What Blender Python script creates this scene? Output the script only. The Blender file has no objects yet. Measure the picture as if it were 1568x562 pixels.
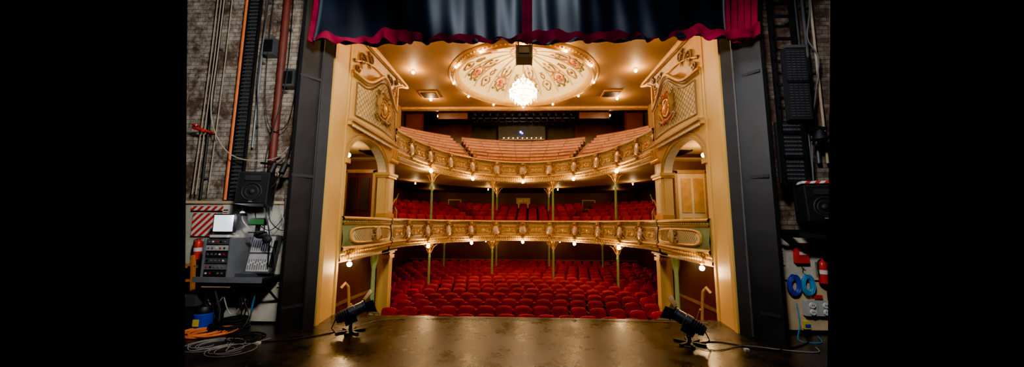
import bpy, math, random
from mathutils import Vector, Matrix
random.seed(3)
pi=math.pi
sin,cos=math.sin,math.cos
scene=bpy.context.scene
# ---------------------------------------------------------------- materials
def M(name,col,rough=.5,metal=0,var=.15,scale=6,bump=0,emit=None,es=0,col2=None,sheen=0,spec=None):
    m=bpy.data.materials.new(name); m.use_nodes=True
    nt=m.node_tree; b=nt.nodes['Principled BSDF']
    tc=nt.nodes.new('ShaderNodeTexCoord'); n=nt.nodes.new('ShaderNodeTexNoise')
    n.inputs['Scale'].default_value=scale; n.inputs['Detail'].default_value=5
    nt.links.new(tc.outputs['Object'],n.inputs['Vector'])
    r=nt.nodes.new('ShaderNodeValToRGB')
    c1=[max(0,c*(1-var)) for c in col]; c2=[min(1,c*(1+var)) for c in (col2 or col)]
    r.color_ramp.elements[0].color=(*c1,1); r.color_ramp.elements[1].color=(*c2,1)
    r.color_ramp.elements[0].position=.32; r.color_ramp.elements[1].position=.68
    nt.links.new(n.outputs['Fac'],r.inputs['Fac']); nt.links.new(r.outputs['Color'],b.inputs['Base Color'])
    b.inputs['Roughness'].default_value=rough; b.inputs['Metallic'].default_value=metal
    if sheen: b.inputs['Sheen Weight'].default_value=sheen
    if spec is not None: b.inputs['Specular IOR Level'].default_value=spec
    if emit:
        b.inputs['Emission Color'].default_value=(*emit,1); b.inputs['Emission Strength'].default_value=es
    if bump:
        bp=nt.nodes.new('ShaderNodeBump'); bp.inputs['Strength'].default_value=bump; bp.inputs['Distance'].default_value=.02
        nt.links.new(n.outputs['Fac'],bp.inputs['Height']); nt.links.new(bp.outputs['Normal'],b.inputs['Normal'])
    return m
gold=M('gold_paint',(.68,.37,.06),.42,.1)
goldp=M('proscenium_gold',(.76,.44,.085),.45,.0,.06,2)
gilt=M('gilding',(.82,.44,.07),.33,.5)
cream=M('cream_plaster',(.80,.62,.27),.55,0,.08)
creamd=M('dome_cream',(.84,.69,.36),.6,0,.06,2)
olive=M('olive_green',(.17,.22,.07),.5)
green=M('post_green',(.22,.34,.12),.4)
silver=M('medallion_silver',(.82,.68,.64),.2,.35)
velvet=M('red_velvet',(.30,.0015,.026),.75,0,.3,3,spec=.2)
velvetd=M('maroon_cloth',(.17,.003,.022),.85,0,.35,3,spec=.1)
ceilm=M('ceiling_tan',(.40,.22,.055),.6,0,.10,1)
soff=M('soffit_cream',(.60,.43,.18),.6,0,.1,1)
maroon=M('maroon_wall',(.085,.015,.010),.35,0,.25,1.5)
brownw=M('brown_wall',(.12,.042,.020),.5,0,.25,1.5)
darkb=M('dark_brown',(.020,.009,.007),.6)
wood=M('bench_wood',(.52,.16,.035),.45,0,.2,3)
woodd=M('bench_wood_dark',(.17,.045,.012),.5,0,.2,3)
carpet=M('dark_carpet',(.030,.004,.005),.9)
black=M('black_metal',(.009,.009,.010),.55)
blackm=M('black_matte',(.016,.016,.018),.7,bump=.2)
blackp=M('black_flat_paint',(.009,.0095,.012),.55,0,.5,2,bump=.2)
maskm=M('black_velour',(.0003,.0003,.0003),1,spec=0)
satin=M('black_cloth',(.004,.007,.014),.45,0,.6,1.5,spec=.5)
grey=M('grey_metal',(.22,.23,.25),.4,.4)
dgrey=M('dark_grey_metal',(.09,.095,.105),.4,.3)
mgrey=M('mid_grey_metal',(.16,.165,.18),.35,.4)
lgrey=M('light_grey',(.42,.43,.42),.5)
white=M('white_paint',(.72,.70,.66),.6,0,.1)
wboard=M('painted_board',(.46,.45,.37),.65,0,.4,2.2,bump=.2)
ply=M('plywood',(.60,.44,.25),.6,0,.15,4)
redp=M('red_paint',(.6,.015,.012),.3)
rust=M('red_oxide_pipe',(.13,.022,.014),.6)
orange=M('orange_plastic',(.85,.18,.03),.5)
blue=M('blue_cable',(.008,.035,.42),.4)
lblue=M('light_blue_cable',(.015,.25,.50),.4)
wcab=M('white_cable',(.30,.30,.28),.5)
yellow=M('yellow_plastic',(.7,.55,.05),.4)
ropem=M('rope',(.42,.34,.23),.8)
umberl=M('pale_umber',(.44,.24,.055),.5)
bulb=M('warm_bulb',(1,.8,.5),.4,emit=(1,.64,.28),es=260)
bulbw=M('chandelier_bulb',(1,.9,.7),.3,emit=(1,.80,.48),es=240)
glow_crystal=M('glow_crystal',(1,.95,.85),.1,emit=(1,.76,.42),es=28)  # beads given their own glow in place of lamplight caught in glass
screen=M('lit_screen',(.8,.8,.85),.3,emit=(.9,.95,1),es=1.8)
screeng=M('green_display',(.02,.05,.02),.3,emit=(.1,1,.2),es=.15)
bluel=M('blue_led',(.1,.1,.8),.3,emit=(.1,.2,1),es=25)
glass=M('lens_glass',(.10,.11,.13),.08,.3)
pinkr=M('ornament_red',(.56,.09,.035),.5)
umber=M('ornament_umber',(.22,.11,.025),.5)

def hazard():
    m=bpy.data.materials.new('hazard_stripe'); m.use_nodes=True; nt=m.node_tree; b=nt.nodes['Principled BSDF']
    tc=nt.nodes.new('ShaderNodeTexCoord'); sx=nt.nodes.new('ShaderNodeSeparateXYZ'); ad=nt.nodes.new('ShaderNodeMath'); fr=nt.nodes.new('ShaderNodeMath'); ml=nt.nodes.new('ShaderNodeMath')
    nt.links.new(tc.outputs['Object'],sx.inputs[0]); ad.operation='SUBTRACT'; nt.links.new(sx.outputs['X'],ad.inputs[0]); nt.links.new(sx.outputs['Z'],ad.inputs[1])
    ml.operation='MULTIPLY'; ml.inputs[1].default_value=7.5; nt.links.new(ad.outputs[0],ml.inputs[0]); fr.operation='FRACT'; nt.links.new(ml.outputs[0],fr.inputs[0])
    r=nt.nodes.new('ShaderNodeValToRGB'); r.color_ramp.interpolation='CONSTANT'
    r.color_ramp.elements[0].color=(.6,.02,.02,1); r.color_ramp.elements[1].color=(.75,.72,.68,1); r.color_ramp.elements[1].position=.5
    nt.links.new(fr.outputs[0],r.inputs['Fac']); nt.links.new(r.outputs['Color'],b.inputs['Base Color']); return m
hazardm=hazard()
def brickm(name,c1,c2,mort,peel,val=1.5,lo=.47,hi=.56):
    m=bpy.data.materials.new(name); m.use_nodes=True; nt=m.node_tree; b=nt.nodes['Principled BSDF']
    tc=nt.nodes.new('ShaderNodeTexCoord'); sx=nt.nodes.new('ShaderNodeSeparateXYZ'); cx=nt.nodes.new('ShaderNodeCombineXYZ')
    L=nt.links.new
    L(tc.outputs['Object'],sx.inputs[0]); L(sx.outputs['X'],cx.inputs['X']); L(sx.outputs['Z'],cx.inputs['Y'])
    br=nt.nodes.new('ShaderNodeTexBrick'); br.inputs['Scale'].default_value=1
    br.inputs['Brick Width'].default_value=.24; br.inputs['Row Height'].default_value=.086; br.inputs['Mortar Size'].default_value=.007
    br.inputs['Color1'].default_value=(*c1,1); br.inputs['Color2'].default_value=(*c2,1); br.inputs['Mortar'].default_value=(*mort,1)
    L(cx.outputs[0],br.inputs['Vector'])
    n=nt.nodes.new('ShaderNodeTexNoise'); n.inputs['Scale'].default_value=1.5; n.inputs['Detail'].default_value=11; n.inputs['Roughness'].default_value=.78
    L(tc.outputs['Object'],n.inputs['Vector'])
    r=nt.nodes.new('ShaderNodeValToRGB'); r.color_ramp.elements[0].position=lo; r.color_ramp.elements[1].position=hi
    L(n.outputs['Fac'],r.inputs['Fac'])
    mx=nt.nodes.new('ShaderNodeMix'); mx.data_type='RGBA'; L(r.outputs['Color'],mx.inputs['Factor'])
    L(br.outputs['Color'],mx.inputs[6]); mx.inputs[7].default_value=(*peel,1)
    n2=nt.nodes.new('ShaderNodeTexNoise'); n2.inputs['Scale'].default_value=7; n2.inputs['Detail'].default_value=8; n2.inputs['Roughness'].default_value=.7
    L(tc.outputs['Object'],n2.inputs['Vector'])
    r3=nt.nodes.new('ShaderNodeValToRGB'); r3.color_ramp.elements[0].position=.32; r3.color_ramp.elements[0].color=(.12,.11,.1,1); r3.color_ramp.elements[1].position=.62
    L(n2.outputs['Fac'],r3.inputs['Fac'])
    mu=nt.nodes.new('ShaderNodeMix'); mu.data_type='RGBA'; mu.blend_type='MULTIPLY'; mu.inputs['Factor'].default_value=.85
    L(mx.outputs[2],mu.inputs[6]); L(r3.outputs['Color'],mu.inputs[7])
    hs=nt.nodes.new('ShaderNodeHueSaturation'); hs.inputs['Saturation'].default_value=.9; hs.inputs['Value'].default_value=val
    L(mu.outputs[2],hs.inputs['Color']); L(hs.outputs[0],b.inputs['Base Color'])
    bp=nt.nodes.new('ShaderNodeBump'); bp.inputs['Strength'].default_value=.8; bp.inputs['Distance'].default_value=.02; bp.invert=True
    L(br.outputs['Fac'],bp.inputs['Height']); L(bp.outputs[0],b.inputs['Normal']); b.inputs['Roughness'].default_value=.85
    return m
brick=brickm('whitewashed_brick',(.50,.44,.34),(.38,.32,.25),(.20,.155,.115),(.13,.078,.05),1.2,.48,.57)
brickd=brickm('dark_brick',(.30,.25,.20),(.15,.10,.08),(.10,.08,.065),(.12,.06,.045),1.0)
def stagefloor():
    m=bpy.data.materials.new('stage_floor_paint'); m.use_nodes=True; nt=m.node_tree; b=nt.nodes['Principled BSDF']; L=nt.links.new
    tc=nt.nodes.new('ShaderNodeTexCoord')
    n=nt.nodes.new('ShaderNodeTexNoise'); n.inputs['Scale'].default_value=2.2; n.inputs['Detail'].default_value=10; n.inputs['Roughness'].default_value=.75
    L(tc.outputs['Object'],n.inputs['Vector'])
    r=nt.nodes.new('ShaderNodeValToRGB'); r.color_ramp.elements[0].color=(.010,.009,.008,1); r.color_ramp.elements[1].color=(.050,.040,.034,1)
    r.color_ramp.elements[0].position=.4; r.color_ramp.elements[1].position=.70
    L(n.outputs['Fac'],r.inputs['Fac'])
    mp=nt.nodes.new('ShaderNodeMapping'); mp.inputs['Scale'].default_value=(6,1.4,1); mp.inputs['Rotation'].default_value=(0,0,.5)
    n2=nt.nodes.new('ShaderNodeTexNoise'); n2.inputs['Scale'].default_value=4; n2.inputs['Detail'].default_value=9; n2.inputs['Roughness'].default_value=.75
    L(tc.outputs['Object'],mp.inputs[0]); L(mp.outputs[0],n2.inputs['Vector'])
    r2=nt.nodes.new('ShaderNodeValToRGB'); r2.color_ramp.elements[0].position=.655; r2.color_ramp.elements[1].position=.69
    L(n2.outputs['Fac'],r2.inputs['Fac'])
    mx=nt.nodes.new('ShaderNodeMix'); mx.data_type='RGBA'; L(r2.outputs['Color'],mx.inputs['Factor']); L(r.outputs['Color'],mx.inputs[6]); mx.inputs[7].default_value=(.34,.28,.22,1)
    br=nt.nodes.new('ShaderNodeTexBrick'); br.inputs['Scale'].default_value=1; br.inputs['Brick Width'].default_value=1.2; br.inputs['Row Height'].default_value=2.4; br.inputs['Mortar Size'].default_value=.006; br.offset=0
    br.inputs['Color1'].default_value=(1,1,1,1); br.inputs['Color2'].default_value=(.7,.7,.7,1); br.inputs['Mortar'].default_value=(.1,.1,.1,1)
    L(tc.outputs['Object'],br.inputs['Vector'])
    mu=nt.nodes.new('ShaderNodeMix'); mu.data_type='RGBA'; mu.blend_type='MULTIPLY'; mu.inputs['Factor'].default_value=1
    L(mx.outputs[2],mu.inputs[6]); L(br.outputs['Color'],mu.inputs[7]); L(mu.outputs[2],b.inputs['Base Color'])
    mr=nt.nodes.new('ShaderNodeMapRange'); mr.inputs[1].default_value=.3; mr.inputs[2].default_value=.7; mr.inputs[3].default_value=.17; mr.inputs[4].default_value=.42
    L(n.outputs['Fac'],mr.inputs[0]); L(mr.outputs[0],b.inputs['Roughness'])
    b.inputs['Specular IOR Level'].default_value=.6
    bp=nt.nodes.new('ShaderNodeBump'); bp.inputs['Strength'].default_value=.10; bp.inputs['Distance'].default_value=.008
    L(n2.outputs['Fac'],bp.inputs['Height']); L(bp.outputs[0],b.inputs['Normal'])
    return m
stagem=stagefloor()

# ---------------------------------------------------------------- mesh builder
def usph(nu,nv):
    v=[(0,0,1)]; f=[]
    for j in range(1,nv):
        a=pi*j/nv
        for i in range(nu):
            p=2*pi*i/nu; v.append((sin(a)*cos(p),sin(a)*sin(p),cos(a)))
    v.append((0,0,-1)); n=len(v)-1
    for i in range(nu):
        f.append((0,1+i,1+(i+1)%nu)); b=1+(nv-2)*nu; f.append((b+i,n,b+(i+1)%nu))
    for j in range(nv-2):
        for i in range(nu):
            a=1+j*nu+i; b=1+j*nu+(i+1)%nu; f.append((a,a+nu,b+nu,b))
    return v,f
SPL=usph(6,4); SPH=usph(14,9)
BOXV=[(-.5,-.5,-.5),(.5,-.5,-.5),(.5,.5,-.5),(-.5,.5,-.5),(-.5,-.5,.5),(.5,-.5,.5),(.5,.5,.5),(-.5,.5,.5)]
BOXF=[(0,3,2,1),(4,5,6,7),(0,1,5,4),(1,2,6,5),(2,3,7,6),(3,0,4,7)]
class MB:
    def __init__(s,mats): s.v=[];s.f=[];s.m=[];s.mats=mats
    def mi(s,mat):
        if mat not in s.mats: s.mats.append(mat)
        return s.mats.index(mat)
    def add(s,vs,fs,mat,T=None):
        k=s.mi(mat); o=len(s.v)
        if T is not None: s.v+= [tuple(T@Vector(p)) for p in vs]
        else: s.v+=[tuple(p) for p in vs]
        s.f+=[tuple(i+o for i in f) for f in fs]; s.m+=[k]*len(fs)
    def box(s,c,d,mat,rz=0,T=None):
        A=Matrix.Translation(c)@Matrix.Rotation(rz,4,'Z')@Matrix.Diagonal((*d,1))
        s.add(BOXV,BOXF,mat,(T@A) if T else A)
    def bbox(s,x0,x1,y0,y1,z0,z1,mat,T=None):
        s.box(((x0+x1)/2,(y0+y1)/2,(z0+z1)/2),(abs(x1-x0),abs(y1-y0),abs(z1-z0)),mat,T=T)
    def sph(s,c,r,mat,lo=False,T=None):
        if not hasattr(r,'__len__'): r=(r,r,r)
        A=Matrix.Translation(c)@Matrix.Diagonal((*r,1)); V=SPL if lo else SPH
        s.add(V[0],V[1],mat,(T@A) if T else A)
    def tube(s,pts,r,mat,n=6,closed=False,T=None):
        pts=[Vector(p) for p in pts]; N=len(pts)
        rr=r if hasattr(r,'__len__') else [r]*N
        vs=[];fs=[];nrm=None
        for i,p in enumerate(pts):
            a=pts[(i-1)%N] if (i>0 or closed) else p; b=pts[(i+1)%N] if (i<N-1 or closed) else p
            t=(b-a)
            if t.length<1e-9: t=Vector((0,0,1))
            t.normalize()
            if nrm is None:
                h=Vector((0,0,1)) if abs(t.z)<.9 else Vector((1,0,0)); nrm=h-t*h.dot(t)
            else:
                nrm=nrm-t*nrm.dot(t)
                if nrm.length<1e-5: nrm=t.orthogonal()
            nrm.normalize(); bi=t.cross(nrm)
            for k in range(n):
                q=2*pi*k/n; vs.append(p+nrm*(rr[i]*cos(q))+bi*(rr[i]*sin(q)))
        for i in range(N if closed else N-1):
            j=(i+1)%N
            for k in range(n):
                l=(k+1)%n; fs.append((i*n+k,i*n+l,j*n+l,j*n+k))
        if not closed:
            fs.append(tuple(range(n-1,-1,-1))); fs.append(tuple((N-1)*n+k for k in range(n)))
        s.add(vs,fs,mat,T)
    def cyl(s,a,b,r,mat,n=12,r1=None,T=None): s.tube([a,b],[r,r if r1 is None else r1],mat,n,T=T)
    def lathe(s,c,prof,mat,n=20,T=None):
        vs=[];fs=[];m=len(prof)
        for i in range(n):
            a=2*pi*i/n
            for r,z in prof: vs.append((c[0]+r*cos(a),c[1]+r*sin(a),c[2]+z))
        for i in range(n):
            j=(i+1)%n
            for k in range(m-1): fs.append((i*m+k,j*m+k,j*m+k+1,i*m+k+1))
        s.add(vs,fs,mat,T)
    def torus(s,c,R,r,mat,n=24,k=6,T=None,e=1):
        s.tube([(c[0]+R*cos(2*pi*i/n),c[1]+R*e*sin(2*pi*i/n),c[2]) for i in range(n)],r,mat,k,True,T)
    def grid(s,fn,nu,nv,mat,mf=None):
        o=len(s.v); s.v+=[tuple(fn(i/nu,j/nv)) for i in range(nu+1) for j in range(nv+1)]
        for i in range(nu):
            for j in range(nv):
                a=o+i*(nv+1)+j; s.f.append((a,a+nv+1,a+nv+2,a+1))
                s.m.append(s.mi(mf((i+.5)/nu,(j+.5)/nv)) if mf else s.mi(mat))
    def poly(s,pts,mat): s.add(pts,[tuple(range(len(pts)))],mat)
    def slab(s,poly,axis,a,b,mat):
        def P(p,t):
            return (t,p[0],p[1]) if axis=='x' else ((p[0],t,p[1]) if axis=='y' else (p[0],p[1],t))
        n=len(poly); vs=[P(p,a) for p in poly]+[P(p,b) for p in poly]
        fs=[tuple(range(n)),tuple(range(2*n-1,n-1,-1))]+[(i,(i+1)%n,n+(i+1)%n,n+i) for i in range(n)]
        s.add(vs,fs,mat)
    def build(s,name,smooth=True,parent=None,ang=40):
        xs=[p[0] for p in s.v];ys=[p[1] for p in s.v];zs=[p[2] for p in s.v]
        o=Vector(((min(xs)+max(xs))/2,(min(ys)+max(ys))/2,min(zs)))
        me=bpy.data.meshes.new(name); me.from_pydata([(p[0]-o.x,p[1]-o.y,p[2]-o.z) for p in s.v],[],s.f)
        for m in s.mats: me.materials.append(m)
        me.polygons.foreach_set('material_index',s.m)
        me.validate(); me.update()
        if smooth:
            me.shade_smooth()
            try: me.set_sharp_from_angle(angle=math.radians(ang))
            except Exception: pass
        ob=bpy.data.objects.new(name,me); ob.location=o; scene.collection.objects.link(ob)
        if parent: ob.parent=parent
        return ob
G=2.25   # overall brightness of the auditorium lamps
def light(kind,loc,e,col,parent=None,size=.1,name='light',aim=None,size_y=None,spot=None,g=None):
    l=bpy.data.lights.new(name,kind); l.energy=e*(G if g is None else g); l.color=col
    if kind=='AREA':
        l.size=size
        if size_y: l.shape='RECTANGLE'; l.size_y=size_y
    else: l.shadow_soft_size=size
    if spot: l.spot_size=spot; l.spot_blend=.6
    o=bpy.data.objects.new(name,l); o.location=loc; scene.collection.objects.link(o)
    if aim is not None: o.rotation_euler=(Vector(aim)-Vector(loc)).to_track_quat('-Z','Y').to_euler()
    if parent:
        bpy.context.view_layer.update()
        o.parent=parent; o.location=Vector(loc)-parent.location
    return o
WARM=(1,.61,.25); WARM2=(1,.67,.33); KE=1.35

# ---------------------------------------------------------------- camera
cam=bpy.data.cameras.new('camera'); cam.lens=36*506/1568; cam.sensor_width=36; cam.clip_start=.05
co=bpy.data.objects.new('camera',cam); scene.collection.objects.link(co)
co.matrix_world=Matrix.Translation((0,0,1.8))@Matrix.Rotation(math.radians(1.9),4,'Z')@Matrix.Rotation(math.radians(90+6.9),4,'X')@Matrix.Rotation(math.radians(.4),4,'Z')
scene.camera=co
w=bpy.data.worlds.new('world'); scene.world=w; w.use_nodes=True
w.node_tree.nodes['Background'].inputs[0].default_value=(0,0,0,1)

# ---------------------------------------------------------------- stage shell
lx=lambda y,z:-1.046*y-.1225*(z-1.8)
rx=lambda y,z:.8902*y+.1116*(z-1.8)
mb=MB([stagem]); mb.slab([(-7,-2),(7,-2),(7,3.5),(rx(3.5,0),3.5),(rx(6.08,0),6.08),(3.76,6.08),(3.76,6.65),(-3.76,6.65),(-3.76,6.08),(lx(6.08,0),6.08),(lx(3.5,0),3.5),(-7,3.5)],'z',-.12,0,stagem)
mb.build('floor',False)
mb=MB([darkb]); mb.bbox(-3.76,3.76,6.45,6.62,-1.35,-.13,darkb); mb.build('trim_stage_front',False)
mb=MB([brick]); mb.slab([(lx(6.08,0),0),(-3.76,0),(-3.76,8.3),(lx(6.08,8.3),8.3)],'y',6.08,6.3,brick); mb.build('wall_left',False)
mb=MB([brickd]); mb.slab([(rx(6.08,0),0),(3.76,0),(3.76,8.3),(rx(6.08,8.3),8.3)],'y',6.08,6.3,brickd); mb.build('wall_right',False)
for fx,sg in ((lx,-1),(rx,1)):
    mb=MB([maskm])   # added drape giving the black side borders: runs down-stage then returns off-stage along the wall line
    mb.grid(lambda u,v,fx=fx,sg=sg:(fx(3.5+2.55*u,v*9)+sg*(.03+.025*sin(u*60)),3.5+2.55*u,v*9+.01),80,4,maskm)
    mb.grid(lambda u,v,fx=fx,sg=sg:(fx(6.05,v*9)+sg*(.03+6*u),6.05+.03*sin(u*110),-.6+v*9.6),120,4,maskm)
    mb.build('border_drape')
mb=MB([goldp])
for sg in (-1,1):
    mb.slab([(sg*3.62,5.93),(sg*3.72,6.64),(sg*3.95,6.64),(sg*3.95,6.31),(sg*3.75,6.31),(sg*3.75,5.93)],'z',0,8.3,goldp)
    mb.slab([(sg*3.60,5.90),(sg*3.60,5.99),(sg*3.75,5.99),(sg*3.75,5.90)],'z',0,8.3,goldp)
    mb.slab([(sg*3.695,6.60),(sg*3.695,6.66),(sg*3.75,6.66),(sg*3.75,6.60)],'z',0,8.3,goldp)
mb.bbox(-3.6,3.6,5.93,6.64,6.15,8.3,goldp)
mb.build('proscenium_arch')
for x in(-2.6,0,2.6):  # added lamps, hidden behind the drape, to brighten the gold reveal
    mb=MB([black]); mb.lathe((x,6.25,5.9),[(0,.25),(.05,.25),(.06,.1),(.10,0),(.10,-.02)],black,14); mb.sph((x,6.25,5.93),.05,bulb); o=mb.build('hidden_fill_lamp')
    light('POINT',(x,6.25,5.82),28 if x else 18,WARM2,o,.06,'lamp_light')
for sg in (-1,1):
    mb=MB([blackp]); xo=3.92 if sg<0 else 4.03
    mb.slab([(sg*xo,5.44),(sg*3.74,5.74),(sg*3.80,5.80),(sg*(xo+.06),5.49)],'z',0.0,8,blackp)
    mb.slab([(sg*3.74,5.74),(sg*3.62,5.88),(sg*3.70,5.91),(sg*3.80,5.80)],'z',0.0,8,blackm)
    mb.cyl((sg*3.73,5.72,0.01),(sg*3.73,5.72,8),.016,dgrey if sg>0 else black,8)
    for z in(.4,2.6,4.4): mb.box((sg*(xo+3.74)/2,5.585,z),(.36,.02,.05),blackm,rz=-sg*.95)
    mb.bbox(sg*xo,sg*(xo+.06),5.44,5.49,0,8,black)
    mb.build('black_tormentor_panel')
# grand drape
XL,XR=-3.73,3.93
def hem(x): return 4.83-.02*cos(x*.8)+.03*abs(sin(x*6.1))+.018*sin(x*13+1)
mb=MB([satin,velvetd])
def dr(u,v):
    x=XL+(XR-XL)*u; z0=hem(x)+.03
    side=1 if (x<-3.55 or x>3.42) else 0
    y=5.30+.05*sin(x*4.2+sin(x*1.3))*(1+.3*sin(x*1.7))+.012*sin(x*15+2*v+3*sin(x))+side*.03*sin(x*62)
    return (x,y+.05*sin(v*4+x*2),z0+(6.6-z0)*v**1.3)
def drm(u,v):
    x=XL+(XR-XL)*u
    if x<-3.58 or x>3.44 or abs(x-.06)<.09: return velvetd
    return satin
mb.grid(dr,430,22,satin,drm)
def ruf(u,v):
    x=XL+.05+(XR-XL-.1)*u; h=hem(x)
    y=5.22+.055*sin(x*19+sin(x*3)*2)*(1.1-v)+.03*sin(x*6)
    return (x,y,h-.02*sin(x*19)+v*(.14+.05*sin(x*2.3)+.05*sin(x*5.1)))
mb.grid(ruf,430,6,velvetd)
mb.build('proscenium_curtain',ang=80)
mb=MB([black]); mb.cyl((-3.9,5.32,6.6),(4.0,5.32,6.6),.03,black)
mb.build('curtain_batten')
mb=MB([black]); mb.bbox(-.15,.19,7.3,7.7,5.66,5.96,black); mb.bbox(-.10,.14,7.26,7.3,5.74,5.88,glass)
mb.bbox(-.18,.22,7.42,7.58,5.96,6.0,black); mb.cyl((-.12,7.5,5.98),(-.12,7.5,8.3),.015,black); mb.cyl((.16,7.5,5.98),(.16,7.5,8.3),.015,black)
mb.bbox(-.18,-.15,7.3,7.7,5.64,5.98,dgrey); mb.bbox(.19,.22,7.3,7.7,5.64,5.98,dgrey)
mb.build('hanging_loudspeaker')

# ---------------------------------------------------------------- auditorium shell
mb=MB([carpet]); mb.slab([(-6.9,6.3),(6.9,6.3),(6.9,20.3),(-6.9,20.3)],'z',-1.5,-1.3,carpet); mb.build('floor_stalls',False)
for sg,n in((-1,'left'),(1,'right')):
    mb=MB([maroon])
    mb.bbox(sg*6.9,sg*7.1,6.3,21.4,-1.5,3.7,maroon); mb.bbox(sg*6.9,sg*7.1,6.3,17.9,3.7,8.3,ceilm); mb.bbox(sg*6.9,sg*7.1,17.9,21.4,3.7,8.3,darkb)
    mb.build('wall_auditorium_'+n,False)
mb=MB([maroon]); mb.bbox(-6.9,6.9,20.3,20.5,-1.5,1.2,maroon); mb.bbox(-6.9,6.9,20.3,20.5,1.2,3.75,brownw)
mb.bbox(-6.9,6.9,20.27,20.3,2.9,2.96,umber); mb.bbox(-6.9,6.9,20.27,20.3,-.4,-.34,umber)
mb.bbox(-6.9,6.9,21.2,21.4,3.7,8.5,darkb); mb.bbox(-6.9,-3.4,21.05,21.2,6.4,8.2,maroon); mb.bbox(3.4,6.9,21.05,21.2,6.4,8.2,maroon)
mb.build('wall_back',False)
DC=(0,14.3); DR=2.92; ZC=8.3
def ceil_mesh():
    mb=MB([ceilm]); x0,x1,y0,y1=-6.9,6.9,6.3,17.95
    angs=[2*pi*i/72 for i in range(72)]+[math.atan2(y-DC[1],x-DC[0])%(2*pi) for x in(x0,x1) for y in(y0,y1)]
    angs=sorted(angs); vs=[]
    for a in angs:
        c,s=cos(a),sin(a); t=1e9
        if c>1e-9:t=min(t,(x1-DC[0])/c)
        if c<-1e-9:t=min(t,(x0-DC[0])/c)
        if s>1e-9:t=min(t,(y1-DC[1])/s)
        if s<-1e-9:t=min(t,(y0-DC[1])/s)
        vs.append((DR*c,DC[1]+DR*s,ZC)); vs.append((t*c,DC[1]+t*s,ZC))
    n=len(angs); mb.add(vs,[(2*i,2*i+1,2*((i+1)%n)+1,2*((i+1)%n)) for i in range(n)],ceilm)
    mb.bbox(-6.9,6.9,17.95,21.3,8.45,8.5,darkb)
    mb.build('ceiling',False)
ceil_mesh()
mb=MB([gold]); mb.bbox(-6.88,6.88,17.85,18.0,8.18,8.3,gold); mb.bbox(-6.88,6.88,17.9,18.05,8.10,8.18,umber)
mb.build('trim_ceiling')
def dp(a,rho,off=.02):
    rho=min(rho,1)
    r=DR*rho; z=ZC+1.3*math.sqrt(max(0,1-rho*rho)); return Vector((DC[0]+r*cos(a)*(1-off/DR*0.6),DC[1]+r*sin(a)*(1-off/DR*.6),z-off))
mb=MB([creamd])
mb.grid(lambda u,v:dp(2*pi*u,.02+.98*v,0),96,20,creamd)
mb.lathe((DC[0],DC[1],ZC),[(3.31,0),(3.31,-.05),(3.25,-.09),(3.18,-.05),(3.13,-.08),(3.05,-.16),(2.96,-.13),(2.89,-.05),(2.87,.05),(2.92,.08)],gold,96)
mb.torus((DC[0],DC[1],ZC-.14),3.06,.035,gilt,96)
NS=18
for i in range(120):
    a=2*pi*i/120; mb.sph((DC[0]+3.17*cos(a),DC[1]+3.17*sin(a),ZC-.08),.04,cream,True)
for i in range(NS):
    a=2*pi*(i+.5)/NS
    for d in(-.012,.012):
        mb.tube([dp(a+d/(.3+t),t,.015) for t in [.08+.9*k/14 for k in range(15)]],.010,umberl,4)
    c=2*pi*(i+.25)/NS+2*pi*.25/NS-pi/NS*0
    big=(i%2==0); c=2*pi*i/NS
    def L(pts,r,m,c=c): mb.tube([dp(c+x*1.2/(max(.25,rho)*DR),rho,.035) for x,rho in pts],r,m,5)
    if big:
        q=.79
        L([(.20*cos(t)*(1+.15*cos(2*t)),q+.085*sin(t)) for t in [2*pi*k/16 for k in range(17)]],.038,umberl)
        mb.sph(dp(c,q,.03),(.13,.13,.08),pinkr); mb.sph(dp(c,q+.055,.03),(.10,.10,.06),pinkr,True)
        for s in(-1,1):
            L([(s*(.16+.16*k/10*sin(k*.55)),q+.02+.013*k) for k in range(11)],.036,umber)
            L([(s*(.22-.013*k+.07*cos(k*.6)),q-.08+.014*sin(k*.6)-.005*k) for k in range(14)],.032,umberl)
            L([(s*.03*k*(1-k/14)*1.6,q-.07-.022*k) for k in range(11)],.028,umber)
            mb.sph(dp(c+s*.11,q+.12,.03),(.10,.10,.06),olive,True)
            mb.sph(dp(c+s*.095,q-.07,.03),(.07,.07,.05),pinkr,True)
            mb.sph(dp(c+s*.12,q+.02,.03),(.06,.06,.05),umber,True)
        L([(0,q-.09),(0,.42)],.020,umberl)
        mb.sph(dp(c,.56,.03),(.07,.07,.05),umber,True); mb.sph(dp(c,.46,.03),(.05,.05,.04),pinkr,True)
    else:
        q=.84
        for s in(-1,1):
            L([(s*(.05+.13*sin(k*.35)),q-.07+.016*k) for k in range(10)],.030,umberl)
            L([(s*.07*sin(k*.5),q-.10-.018*k) for k in range(9)],.024,umber)
        mb.sph(dp(c,q,.03),(.09,.09,.06),umber,True)
        L([(.10*cos(t),q+.06+.03*sin(t)) for t in [pi*k/8 for k in range(9)]],.026,umber)
mb.torus((0,DC[1],dp(0,.2,.02).z),.58,.04,gilt,40); mb.torus((0,DC[1],dp(0,.12,.02).z),.35,.03,umber,40)
mb.build('ceiling_dome',ang=60)
cz=7.72
mb=MB([gilt])
mb.lathe((0,DC[1],0),[(.0,9.55),(.14,9.5),(.1,9.42),(.02,9.38),(.018,8.5),(.06,8.45),(.09,8.35),(.03,8.25),(.05,8.1),(.12,8.0),(.16,7.9),(.06,7.75),(.10,7.6),(.05,7.4),(.08,7.32),(0,7.24)],gilt,14)
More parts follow.
